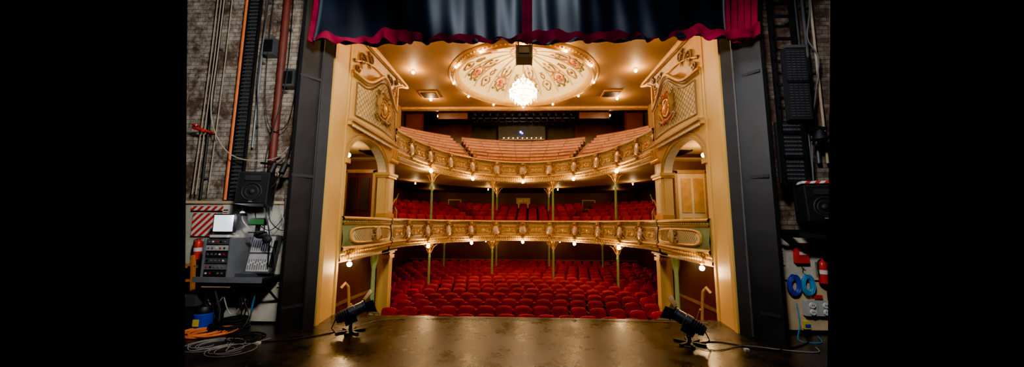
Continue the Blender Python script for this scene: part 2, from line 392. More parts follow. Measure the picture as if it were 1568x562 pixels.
for R,z,n in((.60,cz-.05,22),(.46,cz+.22,16),(.27,cz+.42,10),(.38,cz-.28,14)):
    mb.torus((0,DC[1],z-.06),R,.014,gilt,28,5)
    for i in range(n):
        a=2*pi*i/n; x,y=R*cos(a),DC[1]+R*sin(a)
        mb.tube([(.05*cos(a),DC[1]+.05*sin(a),z-.05),(R*.5*cos(a),DC[1]+R*.5*sin(a),z-.14),(x,y,z-.05)],.01,gilt,4)
        mb.cyl((x,y,z-.05),(x,y,z+.02),.014,cream,5)
        mb.sph((x,y,z+.045),(.036,.036,.052),bulbw,True)
        for k in range(4): mb.sph((x*1.0,y,z-.10-.05*k),(.014,.014,.022),glow_crystal,True)
    for i in range(n*2):
        a=2*pi*i/n/2
        for k in range(7):
            t=k/7; r=R*(1-.75*t); mb.sph((r*cos(a),DC[1]+r*sin(a),z-.1-.22*t-.12*t*(1-t)),(.014,.014,.02),glow_crystal,True)
ch=mb.build('chandelier')
light('POINT',(0,DC[1],cz-.05),680,WARM2,ch,.35,'chandelier_light')
light('POINT',(0,DC[1],8.55),42,WARM2,ch,.2,'dome_light')

# ---------------------------------------------------------------- parapets
class Path:
    def __init__(s,pts):
        s.p=[Vector((x,y,0)) for x,y in pts]; s.c=[0]
        for a,b in zip(s.p,s.p[1:]): s.c.append(s.c[-1]+(b-a).length)
        s.L=s.c[-1]
    def at(s,d):
        d=min(max(d+s.L/2,0),s.L-1e-6)
        import bisect
        i=max(0,min(len(s.p)-2,bisect.bisect_right(s.c,d)-1))
        t=(d-s.c[i])/(s.c[i+1]-s.c[i]); P=s.p[i].lerp(s.p[i+1],t)
        i0=max(0,i-1); i1=min(len(s.p)-1,i+2); T=(s.p[i1]-s.p[i0]).normalized()
        return P,Vector((T.y,-T.x,0)),T
EA,EB,EY=3.7,5.5,9.0
epath=Path([(EA*sin(a),EY+EB*cos(a)) for a in [math.radians(-87.6+175.2*i/160) for i in range(161)]])
PROF=[(-.18,.50),(-.18,.74),(-.14,.785),(.03,.785),(.07,.75),(.05,.72),(.02,.70),(.02,.655),(.05,.64),(.03,.615),(.01,.60),(.03,.45),(.045,.32),(.03,.20),(.02,.17),(.06,.155),(.075,.12),(.05,.09),(.02,.08),(.02,.03),(.0,.0),(-.06,-.03),(-.14,-.05),(-.16,-.09),(-.55,-.1)]
def spiral(cx,cz,r,turns,a0,d,n=14): return [(cx+r*(1-.85*t)*cos(a0+d*2*pi*turns*t),cz+r*(1-.85*t)*sin(a0+d*2*pi*turns*t)) for t in [k/n for k in range(n+1)]]
def parapet(path,z0,meds,panels,sp,lattice=False,field=None):
    field=field or cream
    mb=MB([gold,cream,olive,gilt,silver,velvet])
    n=max(20,int(path.L/.09)); m=len(PROF)
    vs=[]
    for i in range(n+1):
        P,N,T=path.at(-path.L/2+path.L*i/n)
        for o,z in PROF: vs.append((P.x+N.x*o,P.y+N.y*o,z0+z))
    SM=[velvet]*3+[gold,gold,umber,olive,umber,gold,gold]+[field]*4+[gold,gold,gold,gold,olive,gold,gold,soff,gold,soff]
    o=len(mb.v); mb.v+=vs
    for i in range(n):
        for k in range(m-1):
            a=o+i*m+k; mb.f.append((a,a+m,a+m+1,a+1)); mb.m.append(mb.mi(SM[k]))
    def W(s,z,off=.055):
        P,N,T=path.at(s); return Vector((P.x+N.x*off,P.y+N.y*off,z0+z))
    def R(pts,r,mat,off=.055,k=5): mb.tube([W(s,z,off) for s,z in pts],r,mat,k)
    def fr(s,z,off):
        P,N,T=path.at(s); A=Matrix.Identity(4); A.col[0]=(*T,0); A.col[1]=(0,0,1,0); A.col[2]=(*N,0); A.col[3]=(P.x+N.x*off,P.y+N.y*off,z0+z,1); return A
    nb=int(path.L/.085)
    for i in range(nb):
        s=-path.L/2+path.L*(i+.5)/nb
        mb.sph(W(s,.055,.035),(.026,.026,.032),gilt,True); mb.sph(W(s,.678,.035),.017,gilt,True)
        mb.sph(W(s,-.035,-.03),(.03,.03,.045),cream,True)
    for s in meds:
        A=fr(s,.39,.06)
        mb.sph((0,0,0),(.125,.16,.05),silver,T=A)
        mb.torus((0,0,.01),.14,.020,gilt,20,6,T=A,e=1.22)
        for t in range(10):
            q=2*pi*t/10; mb.sph((.19*cos(q),.225*sin(q),0),(.04,.045,.03),umber if t%2 else umberl,True,T=A)
        for sg in(-1,1):
            mb.tube([(sg*x,z,.01) for x,z in spiral(.23,-.11,.07,1.2,2.2,1)],.018,umber,5,T=A)
            mb.tube([(sg*x,z,.01) for x,z in spiral(.21,.15,.07,1.2,-2.2,-1)],.018,umber,5,T=A)
            mb.tube([(sg*.05,.2,.02),(sg*.09,.29,.03),(sg*.02,.33,.03)],.02,umberl,5,T=A)
            mb.tube([(sg*.04,-.2,.02),(sg*.10,-.25,.02),(0,-.32,.03)],.02,umberl,5,T=A)
        mb.sph((0,.27,.02),(.05,.05,.04),gilt,True,T=A); mb.sph((0,-.27,.01),(.05,.06,.035),umber,True,T=A)
    for s in panels:
        hw,hh=sp*.30,.15
        out=[]
        for k in range(33):
            a=2*pi*k/32; cx=abs(cos(a))**.45*(1 if cos(a)>=0 else -1); sz=abs(sin(a))**.55*(1 if sin(a)>=0 else -1)
            out.append((s+hw*cx,.40+hh*sz*(1+.12*cos(3*a)**2)))
        R(out,.018,umberl); R([(s+(x-s)*.86,.40+(z-.40)*.72) for x,z in out],.007,umber)
        for sg in(-1,1):
            R([(s+sg*(x),z) for x,z in spiral(.16,.40,.085,1.4,pi,1)],.013,gilt)
            R([(s+sg*(x),z) for x,z in spiral(.31,.40,.07,1.3,0,1)],.011,umberl)
            R([(s+sg*.05,.33),(s+sg*.12,.30),(s+sg*.2,.31)],.012,umberl)
            R([(s+sg*.05,.47),(s+sg*.12,.50),(s+sg*.2,.49)],.012,umberl)
        mb.sph(W(s,.40),(.045,.045,.045),gilt,True)
        for sg in(-1,1):
            R([(s+sg*(hw+.05),.24),(s+sg*(hw+.02),.2),(s+sg*(hw-.06),.19)],.013,umberl)
    return mb,W,fr
SPC=1.21
meds=[SPC*k for k in range(-5,6)]; pans=[SPC*(k+.5) for k in range(-6,6)]
mb,W1,_=parapet(epath,1.14,meds,pans,SPC); mb.build('dress_circle_balcony_front',ang=50)
mb,W2,_=parapet(epath,3.74,meds,pans,SPC); mb.build('gallery_balcony_front',ang=50)

# ---------------------------------------------------------------- tiers
def ept(phi,d,z,xc=6.85,yc=20.25):
    a=math.radians(phi); x=(EA+d)*sin(a); y=EY+(EB+d)*cos(a)
    return (max(-xc,min(xc,x)),min(yc,y),z)
def strip(mb,pr,mat,p0=-88,p1=88,n=90,yc=20.25,xc=6.85):
    vs=[];m=len(pr)
    for i in range(n+1):
        for d,z in pr: vs.append(ept(p0+(p1-p0)*i/n,d,z,xc,yc))
    mb.add(vs,[(i*m+k,(i+1)*m+k,(i+1)*m+k+1,i*m+k+1) for i in range(n) for k in range(m-1)],mat)
DS=.20
mb=MB([carpet])
pr=[(.17,1.25)]
for k in range(7):
    pr.append((.5+.82*(k+1),1.25+DS*k)); pr.append((.5+.82*(k+1),1.25+DS*(k+1)))
strip(mb,pr[:-1],carpet); strip(mb,[(.5,1.04),(6.4,1.04)],soff)
mb.build('dress_circle_floor',ang=30)
mb=MB([carpet]); pr=[(.17,3.9)]; GK=9; gs=.60; gr=.30
for k in range(GK):
    pr.append((.45+gs*(k+1),3.85+gr*k)); pr.append((.45+gs*(k+1),3.85+gr*(k+1)))
pr.append((8,3.85+gr*GK))
strip(mb,pr,darkb,yc=21.15); strip(mb,[(.5,3.66),(3,3.66)],soff,yc=20.3); strip(mb,[(3,3.66),(6.6,3.66)],brownw,yc=20.3)
mb.build('gallery_floor',ang=30)
mb=MB([wood])
for k in range(GK):
    d=.62+gs*k; z=3.85+gr*k
    for p0,p1 in((-68,-27),(-23,23),(27,68)):
        lim=math.degrees(math.asin(min(1,6.7/(EA+d+.5))))
        a,b=max(p0,-lim),min(p1,lim)
        if b-a<2: continue
        for (d0,d1,z0,z1,mt) in((.05,.40,.34,.38,woodd),(.38,.41,.585,.705,wood),(.38,.41,.44,.56,wood),(.36,.43,.705,.725,woodd),(.10,.14,0,.34,darkb)):
            vs=[];n=max(4,int((b-a)/2))
            for i in range(n+1):
                for dd,zz in((d0,z0),(d1,z0),(d1,z1),(d0,z1)): vs.append(ept(a+(b-a)*i/n,d+dd,z+zz,yc=21.1))
            fs=[(i*4+q,(i+1)*4+q,(i+1)*4+(q+1)%4,i*4+(q+1)%4) for i in range(n) for q in range(4)]
            fs+=[(0,1,2,3),(n*4+3,n*4+2,n*4+1,n*4)]
            mb.add(vs,fs,mt)
        n=max(3,int((b-a)/6))
        for i in range(n+1):
            P=ept(a+(b-a)*i/n,d+.40,z); mb.box((P[0],P[1],z+.36),(.04,.05,.70),woodd)
mb.build('gallery_wooden_benches',ang=30)
mb=MB([lgrey])
for sg in(-1,1):
    for k in range(2*GK):
        d=.5+gs*k/2; z=3.86+gr*k/2
        P=ept(sg*25,d,z); mb.box((P[0],P[1],z),(.30,.26,.16),umber,rz=-sg*.42); mb.box((P[0],P[1]-.13,z+.06),(.30,.02,.03),white,rz=-sg*.42)
mb.build('gallery_aisle_steps',False)
mb=MB([black])
for zz in(.98,1.12): mb.tube([ept(p,.1,3.76+zz) for p in range(-40,41,2)],.010,umber,5)
for p in range(-40,41,8): mb.cyl(ept(p,.1,4.5),ept(p,.1,4.88),.010,umber,5)
mb.build('gallery_safety_rail')

# seats
def seat_template():
    mb=MB([velvet,darkb])
    w=.215
    out=[(-w,.40),(-w,.78)]+[(-w+.07-.07*cos(a),.78+.09*sin(a)) for a in(.5,1.0,1.57)]+[(0,.885)]+[(w-.07+.07*cos(a),.78+.09*sin(a)) for a in(1.57,1.0,.5)]+[(w,.78),(w,.40)]
    n=len(out); rec=lambda z:(z-.4)*.18
    f0=[(x,.0+rec(z),z) for x,z in out]; f1=[(x*.84,-.045+rec(z),.64+(z-.64)*.84) for x,z in out]; b0=[(x,.06+rec(z),z) for x,z in out]
    vs=f0+f1+b0
    fs=[tuple(range(n,2*n))]+[(i,(i+1)%n,n+(i+1)%n,n+i) for i in range(n)]+[(i,(i+1)%n,2*n+(i+1)%n,2*n+i) for i in range(n)]+[tuple(range(3*n-1,2*n-1,-1))]
    mb.add(vs,fs,velvet)
    o2=[(-.18,.30),(-.20,.36),(-.20,.60),(-.15,.66),(.15,.66),(.20,.60),(.20,.36),(.18,.30)]
    a=[(x,-.06-(z-.3)*.05,z) for x,z in o2]; b=[(x*.85,-.14-(z-.3)*.05,.48+(z-.48)*.85) for x,z in o2]
    mb.add(a+b,[tuple(range(8,16))]+[(i,(i+1)%8,8+(i+1)%8,8+i) for i in range(8)],velvet)
    for s in(-1,1):
        mb.bbox(s*.222,s*.246,-.2,.05,.02,.56,darkb); mb.bbox(s*.215,s*.250,-.24,.04,.56,.6,darkb)
    return mb
ST=seat_template()
def put(mb,x,y,z,rz):
    T=Matrix.Translation((x,y,z))@Matrix.Rotation(rz,4,'Z'); o=len(mb.v)
    mb.v+=[tuple(T@Vector(p)) for p in ST.v]; mb.f+=[tuple(i+o for i in f) for f in ST.f]
    mb.m+=[mb.mi(ST.mats[k]) for k in ST.m]
mb=MB([velvet,darkb,velvetd])
for k in range(15):
    y0=8.35+.78*k; hw=min(6.3,3.75+.1*k+(1.4 if k>2 else 0)*min(1,(k-2)/3)); n=int(hw*2/.5); z=-1.3+.011*k
    for i in range(n):
        x=(i-(n-1)/2)*.50+(.0 if k%2 else .1)
        put(mb,x,y0-x*x/34,z,x/17)
mb.build('stalls_theatre_seats',ang=35)
mb=MB([velvet,darkb,velvetd])
for k in range(5):
    d=.95+.82*k; z=1.25+DS*k
    a=-70.0
    while a<70:
        P=ept(a,d,z,xc=99,yc=99)
        if abs(P[0])<6.5 and P[1]>10.6 and P[1]<20 and abs(abs(a)-27)>1.6:
            q=math.radians(a); nx,ny=sin(q)/(EA+d),cos(q)/(EB+d); put(mb,P[0],P[1],z,-math.atan2(nx,ny))
        q=math.radians(a); a+=math.degrees(.505/math.hypot((EA+d)*cos(q),(EB+d)*sin(q)))
mb.build('dress_circle_theatre_seats',ang=35)

def post(x,y,z0,z1):
    mb=MB([green,gold]); H=z1-z0
    mb.lathe((x,y,z0),[(0,0),(.09,0),(.09,.08),(.06,.12),(.055,.3),(.046,.34),(.042,H-.5),(.055,H-.48),(.04,H-.45),(.04,H-.3)],green,12)
    mb.lathe((x,y,z0),[(.035,H-.32),(.055,H-.3),(.045,H-.26),(.06,H-.15),(.10,H-.07),(.10,H-.03),(.12,H-.03),(.12,H)],gilt,12)
    for a in range(4):
        c,s=cos(a*pi/2),sin(a*pi/2)
        mb.tube([(x+c*r,y+s*r,z0+H-h) for r,h in((.04,.34),(.08,.26),(.13,.15),(.20,.07),(.27,.03))],.013,gilt,5)
        mb.torus((0,0,0),.04,.010,gilt,12,4,T=Matrix.Translation((x+c*.11,y+s*.11,z0+H-.1))@Matrix.Rotation(a*pi/2,4,'Z')@Matrix.Rotation(pi/2,4,'X'))
    return mb.build('iron_column')
for sg in(-1,1):
    for x,y in((1.33,14.62),(3.42,12.25)):
        post(sg*x,y,1.25,3.66); post(sg*x,y,-1.3,1.04)
    post(sg*1.35,17.3,1.9,3.66); post(sg*1.35,17.3,-1.3,1.04); post(sg*4.05,17.2,-1.3,1.04)

# ---------------------------------------------------------------- theatre boxes
def tower(sg):
    mb=MB([gold,cream,gilt,olive]); X=3.72; X2=3.94
    def P(x,y,z): return (sg*x,y,z)
    def bb(x0,x1,y0,y1,z0,z1,m): mb.bbox(sg*x0,sg*x1,y0,y1,z0,z1,m)
    A=[(7.76+1.0*cos(pi*i/20),3.12+.64*sin(pi*i/20)) for i in range(21)]
    for i in range(20):
        a,b=A[i],A[i+1]
        mb.poly([P(X,*a),P(X,*b),P(X,b[0],3.9),P(X,a[0],3.9)],goldp)
        mb.poly([P(X,*a),P(X,*b),P(X2,*b),P(X2,*a)],cream)
        mb.poly([P(X2,*a),P(X2,*b),P(X2,b[0],3.9),P(X2,a[0],3.9)],gold)
    for off,r in((.03,.028),(.14,.018)):
        mb.tube([P(X-.01,7.76+(1.0+off)*cos(pi*i/24),3.12+(.64+off)*sin(pi*i/24)) for i in range(25)],r,umberl,6)
    mb.bbox(sg*X,sg*X2,6.66,6.76,1.0,3.9,goldp); bb(X,X2,8.76,9.24,1.0,3.9,goldp)
    bb(X-.06,X+.04,8.82,9.2,1.95,3.02,goldp); bb(X-.03,X-.07,8.9,9.12,2.1,2.9,cream)
    bb(X-.10,X2+.03,8.72,9.28,3.02,3.08,gilt); bb(X-.13,X2+.05,8.70,9.30,3.08,3.15,gold); bb(X-.08,X2,8.74,9.26,1.93,2.05,gilt)
    bb(X-.06,X2,6.66,6.80,3.04,3.14,gold)
    for k in range(3):
        mb.tube([P(X-.05-.11*t,9.08-.15*k,3.45+.38*t*t) for t in [q/6 for q in range(7)]],.045,gilt,6)
    for k in range(9): mb.sph(P(X-.13,8.78+.055*k,3.5),(.03,.03,.05),gilt,True)
    bb(X-.10,X2,6.66,9.26,3.86,3.93,gold); bb(X-.16,X2,6.66,9.3,3.93,3.98,umberl)
    for k in range(34): mb.sph(P(X-.11,6.72+.075*k,3.85),(.025,.025,.035),cream,True)
    poly=[(6.66,3.95),(9.26,3.95),(9.26,5.78),(9.6,5.95),(10.1,6.12),(9.2,6.12),(6.66,6.12)]
    mb.slab(poly,'x',sg*(X+.02),sg*(X+.2),gold)
    mb.tube([P(X,6.66,6.05),P(X,10.1,6.12),P(X,9.6,5.93),P(X,9.26,5.76),P(X,9.26,5.1)],.035,gilt,6)
    mb.tube([P(X,6.66,5.96),P(X,9.6,6.03)],.014,umber,5)
    bb(X+.0,X+.22,6.66,10.1,6.12,6.2,gold)
    zt=lambda y:5.06+.46*math.exp(-((y-8.08)/.52)**2)-.05*math.exp(-((y-7.2)/.3)**2)
    bx=lambda y:X-.02-.13*sin(pi*(y-6.66)/2.58)
    mb.grid(lambda u,v:P(bx(6.68+2.54*u),6.68+2.54*u,3.98+(zt(6.68+2.54*u)-3.98)*v),40,8,goldp)
    mb.grid(lambda u,v:P(bx(6.68+2.54*u)*(1-v)+(X+.03)*v,6.68+2.54*u,zt(6.68+2.54*u)),40,1,gold)
    ys=[6.7+2.5*k/40 for k in range(41)]
    mb.tube([P(bx(y)-.01,y,zt(y)) for y in ys],.045,gold,6); mb.tube([P(bx(y)-.03,y,zt(y)-.09) for y in ys],.018,umber,5)
    yi=[6.86+2.16*k/36 for k in range(37)]
    fr=[P(bx(y)-.01,y,zt(y)-.17) for y in yi]+[P(bx(y)-.01,y,4.12) for y in reversed(yi)]
    mb.tube(fr,.022,umber,5,True)
    mb.grid(lambda u,v:P(bx(6.86+2.16*u)-.008,6.86+2.16*u,4.12+(zt(6.86+2.16*u)-.17-4.12)*v),36,6,cream)
    for c in [4.12-2.2+.13*k for k in range(50)]:
        for d in(-1,1):
            pts=[]
            for k in range(37):
                y=yi[k]; z=c+d*(y-7.94)
                if 4.13<z<zt(y)-.18: pts.append(P(bx(y)-.014,y,z))
            if len(pts)>1: mb.tube(pts,.007,umberl,4)
    yc,zc0=7.92,4.62; off=bx(yc)-.05
    def O(dy,dz,e=0): return P(off-e,yc+dy,zc0+dz)
    c1,c2=(pinkr,umber) if sg>0 else (umber,umberl)
    mb.sph(O(0,0),(.07,.16,.20),c1); mb.sph(O(0,.0,.04),(.05,.09,.12),gilt)
    mb.tube([O(.17*cos(t),.02+.21*sin(t),.03) for t in [2*pi*k/18 for k in range(19)]],.022,gilt,5)
    mb.lathe(O(0,.24),[(0,0),(.09,0),(.11,.06),(.07,.12),(.02,.16),(.03,.19),(0,.2)],c1,10)
    for s in(-1,1):
        mb.tube([O(s*a,b,c) for a,b,c in((.22,-.26,0),(.25,-.12,.02),(.33,-.02,.03),(.30,.10,.04),(.24,.20,.04))],[.03,.05,.06,.065,.045],gilt if s>0 else umberl,6)
        mb.sph(O(s*.22,.26,.05),(.05,.06,.06),umberl,True)
        mb.tube([O(s*.27,.08,.04),O(s*.20,.06,.06),O(s*.15,.12,.06)],.025,gilt,5)
        mb.tube([O(s*.27,.0,.04),O(s*.19,-.05,.06)],.025,gilt,5)
        mb.tube([O(s*x,z,.02) for x,z in((.34,-.05),(.43,.0),(.40,.14),(.46,.2))],.020,umber,5)
        mb.tube([O(s*x,z,.02) for x,z in spiral(.36,-.28,.09,1.2,0,1)],.024,umber,5)
        mb.tube([O(s*x,z,.02) for x,z in spiral(.30,.36,.08,1.2,0,-1)],.020,umber,5)
    mb.tube([O(-.32,-.25,.03),O(-.15,-.32,.05),O(0,-.29,.05),O(.15,-.32,.05),O(.32,-.25,.03)],.035,c1,6)
    for cy,cz1,r,tr,a0,d in((7.15,5.55,.17,1.5,0,1),(7.55,5.74,.13,1.4,pi,-1),(8.75,5.72,.15,1.5,pi,-1),(9.15,5.85,.09,1.3,0,1),(6.95,5.25,.10,1.2,0,-1),(8.95,5.45,.12,1.3,1,1)):
        mb.tube([P(X-.01,a,b) for a,b in spiral(cy,cz1,r,tr,a0,d,18)],.024,umber,5)
        mb.sph(P(X-.01,cy+.2*(.5 if d>0 else -.5),cz1+.13),(.02,.09,.04),umber,True)
        mb.sph(P(X-.01,cy-.02,cz1-.17),(.02,.04,.08),umberl,True)
    mb.tube([P(X-.01,6.8+.3*k,5.35+.16*k-.02*k*k) for k in range(9)],.018,gilt,5)
    bb(X,X2,6.66,9.24,1.0,1.15,gold)
    mb.build('theatre_box_tower')
    pts=[(sg*(X-.02-.12*sin(pi*k/12)),6.70+2.46*k/12) for k in range(13)]
    if sg>0: pts=pts[::-1]
    pa=Path(pts)
    m2,W,fr_=parapet(pa,1.14,[],[],1.25,True,olive)
    out=[]
    for k in range(41):
        a=2*pi*k/40; cx=abs(cos(a))**.4*(1 if cos(a)>=0 else -1); sz=abs(sin(a))**.5*(1 if sin(a)>=0 else -1)
        out.append((1.02*cx,.39+.165*sz))
    for k in range(20):
        sa=-1.0+.1*k; m2.add([W(sa,.25,.056),W(sa+.1,.25,.056),W(sa+.1,.53,.056),W(sa,.53,.056)],[(0,1,2,3)],cream)
    m2.tube([W(s,z,.06) for s,z in out],.026,gilt,6)
    for k in range(-16,17):
        for d in(-1,1):
            p=[(k*.07+d*t,.39+t) for t in(-.13,0,.13)]
            p=[q for q in p if abs(q[0])<.96]
            if len(p)>1: m2.tube([W(a,b,.062) for a,b in p],.006,umberl,4)
    m2.sph(W(0,.40,.09),(.09,.09,.17),umberl); m2.sph(W(0,.40,.12),(.06,.06,.10),silver)
    for s in(-1,1):
        m2.tube([W(s*x,z,.09) for x,z in spiral(.15,.30,.09,1.3,0,1)],.02,umber,5); m2.tube([W(s*x,z,.09) for x,z in spiral(.14,.50,.08,1.3,0,-1)],.02,umber,5)
    m2.build('theatre_box_front',ang=50)
    m3=MB([brownw,darkb])
    m3.bbox(sg*3.95,sg*6.85,6.4,10.0,1.02,1.14,carpet); m3.bbox(sg*3.95,sg*6.85,6.4,10.0,3.9,3.97,soff)
    m3.bbox(sg*3.98,sg*6.85,9.9,10.0,1.15,3.9,brownw); m3.bbox(sg*5.6,sg*5.7,6.4,9.9,1.15,3.9,maroon)
    m3.build('wall_box_'+('left' if sg<0 else 'right'),False)
    m4=MB([gold]); dm=cream if sg>0 else maroon
    x0,x1=sg*4.55,sg*5.35
    m4.bbox(x0,x1,9.83,9.88,1.16,3.3,dm)
    for a,b in((1.3,2.0),(2.15,3.15)):
        for c in(.1,.55):
            xa=x0+sg*(.8*c+.02); xb=xa+sg*.28
            m4.bbox(xa,xb,9.80,9.83,a,b,gold if sg>0 else darkb)
    m4.bbox(x0-sg*.08,x0,9.79,9.88,1.16,3.38,umberl); m4.bbox(x1,x1+sg*.08,9.79,9.88,1.16,3.38,umberl); m4.bbox(x0-sg*.08,x1+sg*.08,9.79,9.88,3.3,3.4,umberl)
    m4.build('door_'+('1' if sg<0 else '2'),False)
    m5=MB([maroon]); m5.bbox(sg*4.35,sg*4.5,6.66,10.05,-1.3,1.0,maroon); m5.bbox(sg*4.35,sg*6.85,10.05,10.2,-1.3,1.0,maroon)
    m5.bbox(sg*4.32,sg*4.35,6.66,10.05,-.15,-.08,umber)
    m5.build('wall_stalls_'+('left' if sg<0 else 'right'),False)
    m6=MB([gold]); m6.bbox(sg*3.95,sg*4.3,9.85,10.1,-1.3,1.0,goldp); m6.bbox(sg*3.91,sg*4.34,9.8,10.15,.75,.85,gilt); m6.bbox(sg*3.91,sg*4.34,9.8,10.15,.9,1.0,gold)
    m6.build('pilaster')
    m7=MB([green]); m7.lathe((sg*3.84,8.6,-1.3),[(0,0),(.1,0),(.1,.1),(.06,.15),(.05,1.9),(.09,2.1),(.1,2.3),(0,2.3)],green,14); m7.build('box_support_column')
    m9=MB([soff]); m9.bbox(sg*3.74,sg*4.5,6.66,9.9,.98,1.02,soff); m9.build('trim_box_soffit',False)
    m8=MB([gilt]); m8.tube([(sg*4.02,7.9,-.9),(sg*4.02,7.85,-.4),(sg*4.0,7.75,.1),(sg*3.95,7.6,.35),(sg*3.97,7.5,.45),(sg*4.02,7.42,.35)],.030,umberl,8)
    m8.tube([(sg*4.02,7.9,-.1),(sg*4.15,8.4,-.55),(sg*4.2,8.8,-1.0)],.022,umberl,8); m8.tube([(sg*4.02,7.9,-.9),(sg*4.02,7.9,-1.3)],.030,umberl,8)
    m8.build('brass_handrail')
    mb=MB([gilt]); mb.lathe((sg*4.7,8.6,3.6),[(0,.3),(.06,.28),(.02,.2),(.02,.05)],gilt,10); mb.sph((sg*4.7,8.6,3.6),.06,bulb); o=mb.build('box_lamp')
    light('POINT',(sg*4.7,8.6,3.4),20 if sg>0 else 6,WARM,o,.08,'lamp_light')
tower(-1); tower(1)

mb=MB([cream]); mb.bbox(-.40,.45,20.2,20.29,1.9,3.35,gold); mb.bbox(-.30,.35,20.17,20.2,1.95,3.25,cream); mb.bbox(.01,.04,20.16,20.17,1.95,3.25,umber)
for s in(-.24,.08): mb.bbox(s,s+.2,20.155,20.17,2.6,3.1,gold)
mb.build('door_3',False)
for x in(-4.2,4.0):
    mb=MB([gold]); mb.bbox(x-.4,x+.4,20.2,20.27,2.65,3.25,gold); mb.bbox(x-.34,x+.34,20.18,20.21,2.71,3.19,brownw); mb.build('framed_picture',False)
for sg in(-1,1):
    mb=MB([umber]); mb.tube([(sg*4.2,10.9,2.15),(sg*4.7,12.0,2.35),(sg*5.3,13.2,2.45),(sg*5.35,13.6,2.75),(sg*5.9,15.2,2.9),(sg*6,15.7,3.2)],.03,gold,8)
    for x,y,z in((4.2,10.9,2.15),(4.7,12.0,2.35),(5.3,13.2,2.45),(5.9,15.2,2.9)): mb.cyl((sg*x,y,z),(sg*x,y,z-.9),.02,gold,6)
    mb.build('stair_handrail')
mb=MB([black]); mb.bbox(-1.55,1.4,20.3,21.2,6.75,7.95,black); mb.bbox(-1.45,1.3,20.27,20.3,7.05,7.75,blackm)
mb.bbox(-1.5,1.35,20.1,20.3,6.95,7.02,umber)
for k in range(9): mb.sph((-1.2+.29*k,20.2,7.12),.016,bulb,True)
mb.sph((-.15,20.2,7.5),.07,bluel,True); mb.sph((-.05,20.2,7.42),.05,bluel,True)
mb.build('lighting_control_booth',False)
mb=MB([black])
for y,z in((18.5,8.2),(19.3,8.1),(20.1,8.15)):
    mb.cyl((-3.1,y,z),(3.1,y,z),.03,grey,6)
    for k in range(14):
        x=-2.8+.43*k; mb.cyl((x,y-.02,z-.03),(x,y-.16,z-.25),.07,black,8,.05); mb.bbox(x-.07,x+.07,y-.03,y+.03,z-.2,z,dgrey)
for s in(-1,1): mb.bbox(s*3.2,s*4.9,18.3,18.5,7.75,8.2,maroon)
mb.bbox(-6.8,-5.9,18.4,18.9,5.4,8.3,maroon); mb.bbox(5.9,6.8,18.4,18.9,5.4,8.3,maroon)
mb.build('lighting_rig')
for x in(-4.75,4.4):
    mb=MB([umber]); mb.bbox(x-.45,x+.45,15.6,16.4,8.24,8.3,gold)
    for k in range(6): mb.bbox(x-.38,x+.38,15.66+.12*k,15.72+.12*k,8.22,8.24,darkb)
    mb.build('ceiling_vent',False)

# ---------------------------------------------------------------- lamps
def lamp(p,e,r=.05,name='balcony_lamp',le=.05,col=WARM):
    mb=MB([gilt]); x,y,z=p
    mb.lathe((x,y,z+r),[(0,.09),(.05,.09),(.06,.05),(.03,.02),(.03,-.01)],gilt,10); mb.sph((x,y,z),r,bulb)
    o=mb.build(name); light('POINT',(x,y,z-r*2.2),e*KE,col,o,le,'lamp_light'); return o
for k in(-4,-2,0,2,4):
    for W,e in((W1,13),(W2,13)):
        p=W(SPC*k,-.13,.10); lamp(tuple(p),e,.058)
for sg in(-1,1):
    lamp((sg*3.62,6.95,.93),11)
    for x,y in((1.8,16.3),(4.6,15.2),(2.0,18.8),(5.3,18.2)):
        lamp((sg*x,y,.92),9,.02,name='soffit_lamp')
    for x,y in((1.8,17.0),(4.8,14.5),(5.0,18.0)):
        lamp((sg*x,y,3.53),8,.02,name='soffit_lamp')
    for x,y in((4.7,13.3),(4.8,16.4),(4.4,10.3)):
        lamp((sg*x,y,8.17),36,.06,name='ceiling_lamp',le=.08)
    lamp((sg*5.0,18.6,8.0),3,.03,name='ceiling_lamp')
for k in range(12):
    a=2*pi*k/12; lamp((3.17*cos(a),DC[1]+3.17*sin(a),8.12),8,.045,name='dome_rim_lamp')
for sg in(-1,1):
    light('SPOT',(sg*2.2,18.2,7.9),62,WARM,None,.1,'gallery_downlight',aim=(sg*2.2,17.2,5),spot=2.0)

# ---------------------------------------------------------------- stage side clutter
def speaker(x,y,z,rz,name='loudspeaker',hz=False,sc=1):
    mb=MB([black]); T=Matrix.Translation((x,y,z))@Matrix.Rotation(rz,4,'Z')@Matrix.Rotation(-.08,4,'X')@Matrix.Scale(sc,4)
    mb.slab([(-.25,-.2),(.25,-.2),(.19,.2),(-.19,.2)],'z',-.29,.29,blackm); mb.v=[tuple(T@Vector(v)) for v in mb.v]
    mb.bbox(-.225,.225,-.215,-.2,-.27,.27,black,T=T)
    A=T@Matrix.Translation((0,-.22,-.07))@Matrix.Rotation(pi/2,4,'X')
    mb.torus((0,0,0),.155,.012,blackm,24,6,T=A); mb.torus((0,0,-.01),.10,.010,blackm,24,6,T=A); mb.sph((0,0,-.01),(.05,.05,.03),blackm,T=A)
    mb.bbox(-.13,.13,-.235,-.215,.13,.22,blackm,T=T)
    mb.bbox(-.03,.03,-.222,-.216,-.26,-.24,grey,T=T)
    mb.tube([(-.27,0,-.1),(-.27,.0,.33),(.27,0,.33),(.27,0,-.1)],.012,black,6,T=T); mb.cyl((0,0,.33),(0,.3,.36),.02,black,8,T=T)
    if hz: mb.bbox(-.2,.26,-.1,.1,.34,.38,hazardm,T=T)
    return mb.build(name)
speaker(-4.66,5.65,2.36,.25,sc=.95); speaker(4.72,5.5,2.14,-.15,hz=True,sc=.97)
